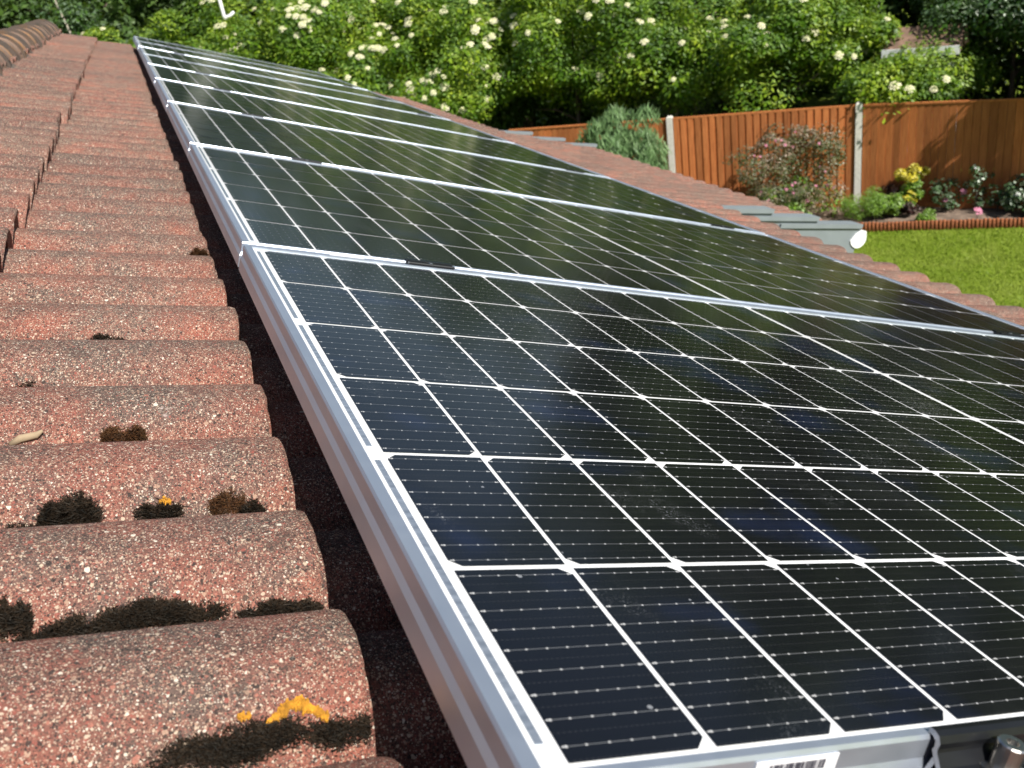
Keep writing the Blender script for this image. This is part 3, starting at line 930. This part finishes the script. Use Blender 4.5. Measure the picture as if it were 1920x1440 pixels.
def wood_mesh(name, seed, h, r0, spread, nl, mat, lean=(0, 0)):
    r = random.Random(seed); m = MB()
    top = Vector((lean[0], lean[1], h))
    pts = [Vector((0, 0, 0)) + top*(i/5) + Vector((r.uniform(-.06, .06), r.uniform(-.06, .06), 0))*h*.12 for i in range(6)]
    m.tube(pts, [r0*(1-.13*i) for i in range(6)], 8)
    for i in range(nl):
        s_ = pts[1+i % 5]; a = r.uniform(0, 2*math.pi); L = spread*r.uniform(.6, 1)
        e = s_ + Vector((math.cos(a)*L, math.sin(a)*L, L*r.uniform(.3, 1.0)))
        mid = (s_+e)/2 + Vector((0, 0, .12*L))
        m.tube([s_, mid, e], [r0*.45, r0*.3, r0*.1], 6)
    return m.mesh(name, mat)
def elder(label, loc, base_z, rad, seed, nleaf, nfl, mat, facing=(-.35, -.8, .45), grp='white flowering elder shrubs behind the fence', cat='shrub', fl_scale=1.0):
    t = thing('elder_shrub', label, cat, (loc[0], loc[1], 0), (0, 0, 0), grp)
    V, C_, crr, d = crown(seed, rad, 52, .46, int(nleaf*1.5), .092, .042, zmin=-.5, lumps=.32, inner=.10, upbias=.9)
    V = V + np.array([0, 0, base_z])
    link('foliage', quads_mesh('foliage', V, mat), t)
    link('stems', wood_mesh('stems', seed, base_z*.9, .07, rad[0]*.75, 12, M['bark']), t)
    r = np.random.default_rng(seed+50)
    f = unit(np.array(facing)); pl = 0; tries = 0
    order = r.permutation(len(d))
    while pl < nfl and tries < 4000:
        tries += 1
        i = r.integers(len(d))
        if d[i] @ f < .15 + .2*r.random(): continue
        dd = unit(r.normal(0, .45, 3) + d[i]*.6 + np.array([-.1, -.35, .55]))
        p = C_[i] + dd*crr[i]*1.02*np.array([1.15, 1.15, .85]) + np.array([0, 0, base_z])
        ax = Vector(unit(dd*.8 + np.array([-.1, -.35, .75])))
        m_ = Matrix.Translation(p) @ ax.to_track_quat('Z', 'Y').to_matrix().to_4x4() @ Matrix.Scale(fl_scale*r.uniform(.65, 1.25), 4)
        link('flower_head', UMB[pl % 3], t, m_)
        pl += 1
    return t
elder('bright elder thick with cream flowers, left of centre above the far panels', (3.5, 20.2), 3.1, (1.95, 1.5, 1.25), 11, 24000, 70, M['elder'], fl_scale=.82)
elder('elder with the densest cluster of cream flowers, just right of the far panel ends', (5.65, 18.9), 2.75, (1.75, 1.5, 1.2), 12, 24000, 98, M['elder'], fl_scale=.82)
elder('taller elder with cream flowers standing behind the densest flower cluster', (5.3, 21.2), 4.0, (1.8, 1.4, 1.2), 22, 20000, 60, M['elder'], fl_scale=.80)
elder('tall elder with scattered flowers above the left fence bay', (7.95, 17.7), 2.85, (1.5, 1.35, 1.5), 13, 26000, 32, M['elder'], fl_scale=.80)
elder('elder sloping down behind the left concrete post with few flowers', (9.4, 16.55), 2.3, (1.15, 1.1, .95), 14, 16000, 18, M['elder'], fl_scale=.80)
elder('rounded bright elder behind the slatted fence bay', (11.0, 15.2), 2.45, (1.6, 1.35, 1.3), 15, 26000, 26, M['elder'], fl_scale=.80)
elder('low leafy elder between the flat right fence and the grey shed', (12.0, 12.82), 1.92, (.95, .36, .30), 16, 8000, 4, M['elder'])
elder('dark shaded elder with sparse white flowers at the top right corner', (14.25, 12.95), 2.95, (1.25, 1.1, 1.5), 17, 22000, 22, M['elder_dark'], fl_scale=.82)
elder('small bright elder at the top left beside the far end of the ridge', (.8, 21.2), 3.2, (2.1, 1.5, 1.35), 18, 26000, 34, M['elder'], fl_scale=.80)
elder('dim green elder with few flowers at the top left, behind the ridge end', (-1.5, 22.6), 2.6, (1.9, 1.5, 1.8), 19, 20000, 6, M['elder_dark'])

# tall trees behind
def tree_variant(seed, rad, nleaf, L, W, mat, nclump=110, cr=.75, lumps=.3):
    V, *_ = crown(seed, rad, nclump, cr, nleaf, L, W, zmin=-.95, lumps=lumps, inner=.25, upbias=.5)
    return quads_mesh('crown', V, mat)
TV = [tree_variant(101, (2.6, 2.6, 4.6), 26000, .22, .11, M['tree']), tree_variant(102, (2.3, 2.3, 5.2), 24000, .22, .11, M['tree']),
      tree_variant(103, (2.4, 2.4, 4.4), 26000, .18, .05, M['olive'], 140, .6), tree_variant(104, (2.8, 2.8, 4.0), 26000, .22, .11, M['tree'])]
TW = [wood_mesh('trunk', s, 8.5, .22, 2.2, 14, M['bark']) for s in (1, 2)]
TREES = [(-4.2, 24.5, 2, .85, 'olive green conifer at the top left corner behind the ridge'),
         (-.8, 25.0, 3, .85, 'dark tree behind the top left elder'),
         (2.4, 24.0, 0, .82, 'dark tree right of the white pipe, behind the left elders'),
         (5.6, 22.6, 1, .76, 'dark tree behind the densest elder flowers'),
         (8.2, 21.2, 3, .78, 'dark tree behind the tall elder in the middle'),
         (12.0, 18.6, 2, .74, 'olive tree in the dark gap between the middle and right elders'),
         (14.6, 17.6, 0, 1.15, 'dark tree behind the rounded right elder'),
         (17.2, 16.8, 2, 1.2, 'olive tree above the white edged shed'),
         (17.0, 13.0, 1, 1.05, 'dark tree behind the top right corner elder'),
         (10.4, 23.5, 1, .80, 'tall dark tree further back in the middle'),
         (-7.5, 22.5, 3, 1.0, 'dark tree left of the olive conifer, mostly out of view'),
         (19.5, 9.5, 0, 1.1, 'dark tree beyond the right end of the fence'),
         (-3.0, 31.0, 0, .85, 'faint dark tree in the back row above the far end of the ridge'),
         (1.2, 30.0, 3, .85, 'faint dark tree in the back row behind the white pipe'),
         (4.2, 29.0, 1, .82, 'faint dark tree in the back row above the left elders'),
         (7.4, 28.0, 0, .82, 'faint dark tree in the back row left of the middle elder'),
         (13.2, 26.0, 3, .85, 'faint dark tree in the back row behind the two pale stems'),
         (17.0, 24.0, 1, .95, 'faint dark tree in the back row behind the rounded right elder'),
         (21.0, 20.5, 0, 1.1, 'faint dark tree in the back row behind the shed')]
for x, y, k, s_, lb_ in TREES:
    t = thing('tree', lb_, 'tree', (x, y, 0), (0, 0, random.uniform(0, 6)), 'tall trees behind the elder hedge')
    t.scale = (s_, s_, s_)
    link('crown', TV[k], t, Matrix.Translation((0, 0, 4.6)))
    link('trunk', TW[k % 2], t)
# pale bare stems in the dark gaps
def bare(label, a, b, r0):
    m = MB(); a = Vector(a); b = Vector(b)
    mid = (a+b)/2 + Vector((.05, 0, 0))
    m.tube([Vector((0, 0, 0)), mid-a, b-a], [r0, r0*.85, r0*.6], 7)
    o = link('bare_stem', m.mesh('bare_stem', M['bark_pale']), None, Matrix.Translation(a))
    tag(o, label, 'tree stem', 'pale bare stems in the dark gaps of the hedge')
bare('left of two pale bare stems in the dark gap right of the middle elder', (10.35, 18.2, 0), (10.65, 17.95, 4.6), .045)
bare('right of two pale bare stems in the dark gap right of the middle elder', (10.75, 18.0, 0), (10.95, 17.95, 4.6), .04)
bare('slanting pale stem at the top left just behind the ridge end', (-.5, 21.6, 0), (-1.3, 21.9, 5.9), .03)
# white pipe standing in the hedge
mb = MB()
mb.tube([(0, 0, 0), (-.01, 0, .06), (-.055, 0, 1.3)], [.036, .032, .032], 10)
mb.tube([(-.01, 0, .02), (.10, 0, .05), (.17, -.02, .10)], [.032, .028, .025], 10)
o = link('white_pipe', mb.mesh('white_pipe', M['white_plastic']), None, Matrix.Translation((1.60, 18.0, 4.42)))
tag(o, 'bent white pipe poking out of the hedge at the top left', 'pipe')

# low shed beyond the hedge
sh = thing('shed', 'low grey shed with white roof edge glimpsed through the hedge at right', 'shed', (12.30, 12.90, 0), (0, 0, math.atan2(-.785, .619)))
mb = MB(); mb.box((-.62, 0, 0), (.40, 1.0, 2.27)); link('wall', mb.mesh('wall', M['house_wall']), sh)
mb = MB(); mb.box((-.72, -.13, 2.33), (.50, -.10, 2.47)); link('fascia', mb.mesh('fascia', M['white_plastic']), sh)
mb = MB(); mb.add([(-.72, -.098, 2.36), (.50, -.098, 2.36), (.50, .5, 2.74), (-.72, .5, 2.74), (.50, 1.1, 2.36), (-.72, 1.1, 2.36)], [(0, 1, 2, 3), (3, 2, 4, 5), (0, 3, 5), (1, 4, 2)])
link('roof', mb.mesh('roof', M['house_roof']), sh)

# tree just out of frame to the right: its crown shades the fence, some twigs hang into view
t = thing('cherry_tree', 'leafy tree at the right edge overhanging and shading the fence', 'tree', (14.12, 9.02, 0), (0, 0, math.atan2(-.785, .619)))
V, *_ = crown(201, (1.80, 1.0, 1.15), 90, .40, 46000, .13, .065, zmin=-.9, inner=.35, lumps=.15)
link('crown', quads_mesh('crown', V + np.array([0, 0, 3.25]), M['elder']), t)
link('trunk', wood_mesh('trunk', 5, 2.8, .11, .9, 10, M['bark']), t)
r_ = np.random.default_rng(77); Vb = []
m = MB()
for k in range(6):
    s_ = Vector((-1.4, -.4, 3.0-.06*k)); e = Vector((-2.52+.05*k, -.72+.06*(k % 3), 2.62-.20*k))
    m.tube([s_, (s_+e)/2+Vector((0, 0, .10)), e], [.018, .012, .005], 5)
    for i in range(38):
        f = r_.random(); p = np.array(s_.lerp(e, f)) + r_.normal(0, .10, 3)
        a = unit(r_.normal(0, .5, 3) + np.array([-.4, -.1, -.6])); n_ = unit(r_.normal(0, .5, 3) + np.array([-.2, -.5, .6])); sd = unit(np.cross(n_, a))
        l_ = .15*(.7+.5*r_.random())
        Vb += [p-a*l_*.5, p+sd*.032, p+a*l_*.5, p-sd*.032]
link('branches', m.mesh('branches', M['bark']), t)
link('hanging_leaves', quads_mesh('hanging_leaves', np.array(Vb), M['elder']), t)

# ------------------------------------------------------------------ flower bed plants
def shrub(name, label, loc, rad, zc, seed, nleaf, L, W, mat, nclump=40, cr=.2, grp=None, droop=.3, zmin=-.8, stemr=.02, upbias=.7, cat='shrub'):
    t = thing(name, label, cat, (loc[0], loc[1], .05), (0, 0, 0), grp)
    V, C_, crr, d = crown(seed, rad, nclump, cr, nleaf, L, W, zmin=zmin, droop=droop, upbias=upbias)
    link('foliage', quads_mesh('foliage', V + np.array([0, 0, zc]), mat), t)
    link('stems', wood_mesh('stems', seed, zc, stemr, rad[0]*.7, 7, M['bark']), t)
    return t, C_, crr, d
def flowers(t, zc, C_, crr, d, n_, mesh, seed, sc):
    r = np.random.default_rng(seed)
    vis = [i for i in range(len(d)) if d[i] @ unit(np.array([-.4, -.8, .3])) > 0]
    for k in range(n_):
        i = vis[r.integers(len(vis))]
        dd = unit(np.array([-.35, -.8, .5]) + r.normal(0, .4, 3))
        p = C_[i] + dd*crr[i]*1.1 + np.array([0, 0, zc])
        m_ = Matrix.Translation(p) @ Vector(dd).to_track_quat('Z', 'Y').to_matrix().to_4x4() @ Matrix.Scale(sc*r.uniform(.7, 1.2), 4)
        link('flower', mesh, t, m_)
PINK = umbel_mesh(8, M['pink_fl']); WHT = umbel_mesh(9, M['white_fl'])
shrub('arching_shrub', 'grey green shrub with long drooping leaves in front of the left post', (7.15, 14.35), (.62, .55, .85), 1.25, 21, 11000, .20, .026, M['budd'], 50, .24, droop=1.5, upbias=.3)
t, C_, crr, d = shrub('flowering_shrub', 'bronze green shrub with small pink flowers against the slatted fence', (9.55, 13.05), (.92, .62, .70), .85, 22, 9000, .055, .028, M['pinkleaf'], 75, .20, droop=.1, upbias=.4)
flowers(t, .85, C_, crr, d, 26, PINK, 3, .28)
V, *_ = crown(23, (.75, .5, .3), 24, .16, 2600, .06, .035)
link('lower_foliage', quads_mesh('lower_foliage', V + np.array([.05, -.15, .34]), M['lime']), t)
t, C_, crr, d = shrub('golden_shrub', 'small shrub with bright yellow top in front of the right fence bay', (11.16, 11.93), (.15, .14, .30), .32, 24, 1500, .06, .035, M['lime'], 18, .08)
V, *_ = crown(25, (.20, .18, .12), 16, .08, 900, .07, .04)
link('yellow_top', quads_mesh('yellow_top', V + np.array([0, 0, .62]), M['yellow']), t)
V, *_ = crown(26, (.16, .1, .14), 8, .06, 160, .06, .035)
link('yellow_side_shoots', quads_mesh('yellow_side_shoots', V + np.array([-.12, -.1, .28]), M['yellow']), t)
shrub('fennel_plant', 'feathery bright green plant at the foot of the right post', (10.42, 12.12), (.26, .24, .24), .24, 27, 4200, .07, .008, M['lime'], 22, .12, droop=-.6, cat='plant')
shrub('leafy_plant', 'low lime green leafy plant right of the feathery one', (10.72, 11.95), (.22, .2, .16), .20, 28, 1400, .07, .04, M['lime'], 16, .10, cat='plant')
shrub('low_plant', 'flat bright green cushion plant just behind the log edging', (11.0, 11.35), (.20, .12, .06), .10, 29, 900, .05, .022, M['lime'], 12, .06, cat='plant')
shrub('dark_leaved_plant', 'dark red leaved plant between the leafy plant and the golden shrub', (10.98, 12.12), (.22, .16, .17), .24, 30, 700, .07, .04, M['darkred'], 14, .10, cat='plant')
shrub('dark_leaved_plant', 'small dark red plant at the foot of the golden shrub', (10.98, 11.72), (.14, .10, .10), .14, 39, 350, .07, .04, M['darkred'], 8, .07, cat='plant')
GR = 'rose bushes in the shaded bed'
t, C_, crr, d = shrub('rose_bush', 'thin rose bush left in the shade with one pink bloom', (11.55, 11.52), (.22, .2, .24), .30, 31, 500, .06, .04, M['rose'], 14, .10, GR)
flowers(t, .18, C_, crr, d, 2, PINK, 4, .5)
t, C_, crr, d = shrub('rose_bush', 'tall sparse rose bush in the middle of the shaded bed', (11.85, 11.22), (.16, .16, .38), .42, 32, 420, .06, .04, M['rose'], 14, .09, GR)
flowers(t, .42, C_, crr, d, 2, WHT, 5, .35)
t, C_, crr, d = shrub('rose_bush', 'low rose bush behind the pink bloom at the edging', (12.0, 10.92), (.30, .2, .16), .22, 33, 700, .06, .04, M['rose'], 14, .10, GR)
t, C_, crr, d = shrub('rose_bush', 'full rose bush with white flowers at the right photo edge', (12.15, 10.55), (.27, .24, .30), .34, 34, 1100, .065, .045, M['rose'], 20, .12, GR)
flowers(t, .34, C_, crr, d, 9, WHT, 6, .55)
t = thing('pink_flower', 'single pale pink bloom leaning over the log edging', 'flower', (11.43, 10.78, .05))
mb = MB(); mb.tube([(0, 0, 0), (.01, 0, .12), (0, -.02, .2)], [.004, .004, .003], 5); link('stem', mb.mesh('stem', M['bark']), t)
link('bloom', PINK, t, Matrix.Translation((0, -.02, .2)) @ Matrix.Rotation(R(50), 4, 'X') @ Matrix.Scale(.8, 4))

# grass blades over the visible lawn
r_ = np.random.default_rng(91); NG = 60000
tu = r_.random((NG, 2))
px = eL + ed*-3.5
pts = np.array(px)[None, :2] + tu[:, :1]*np.array(ed)[None, :2]*8.0 - (tu[:, 1:]**1.0)*np.array(en)[None, :2]*4.6
a = r_.uniform(0, 2*np.pi, NG); hh = .022+.022*r_.random(NG); wd = .005+.005*r_.random(NG)
tx = r_.normal(0, .02, (NG, 2))
V = np.zeros((NG, 3, 3))
V[:, 0, 0] = pts[:, 0]-np.cos(a)*wd; V[:, 0, 1] = pts[:, 1]-np.sin(a)*wd
V[:, 1, 0] = pts[:, 0]+np.cos(a)*wd; V[:, 1, 1] = pts[:, 1]+np.sin(a)*wd
V[:, 2, :2] = pts+tx; V[:, 2, 2] = hh
o = link('grass', quads_mesh('grass', V.reshape(-1, 3), M['grass'], n=3)); tag(o, 'short mown grass of the back lawn', 'grass', kind='stuff')

# objects are all linked; drop unused data
for me in list(bpy.data.meshes):
    if me.users == 0: bpy.data.meshes.remove(me)
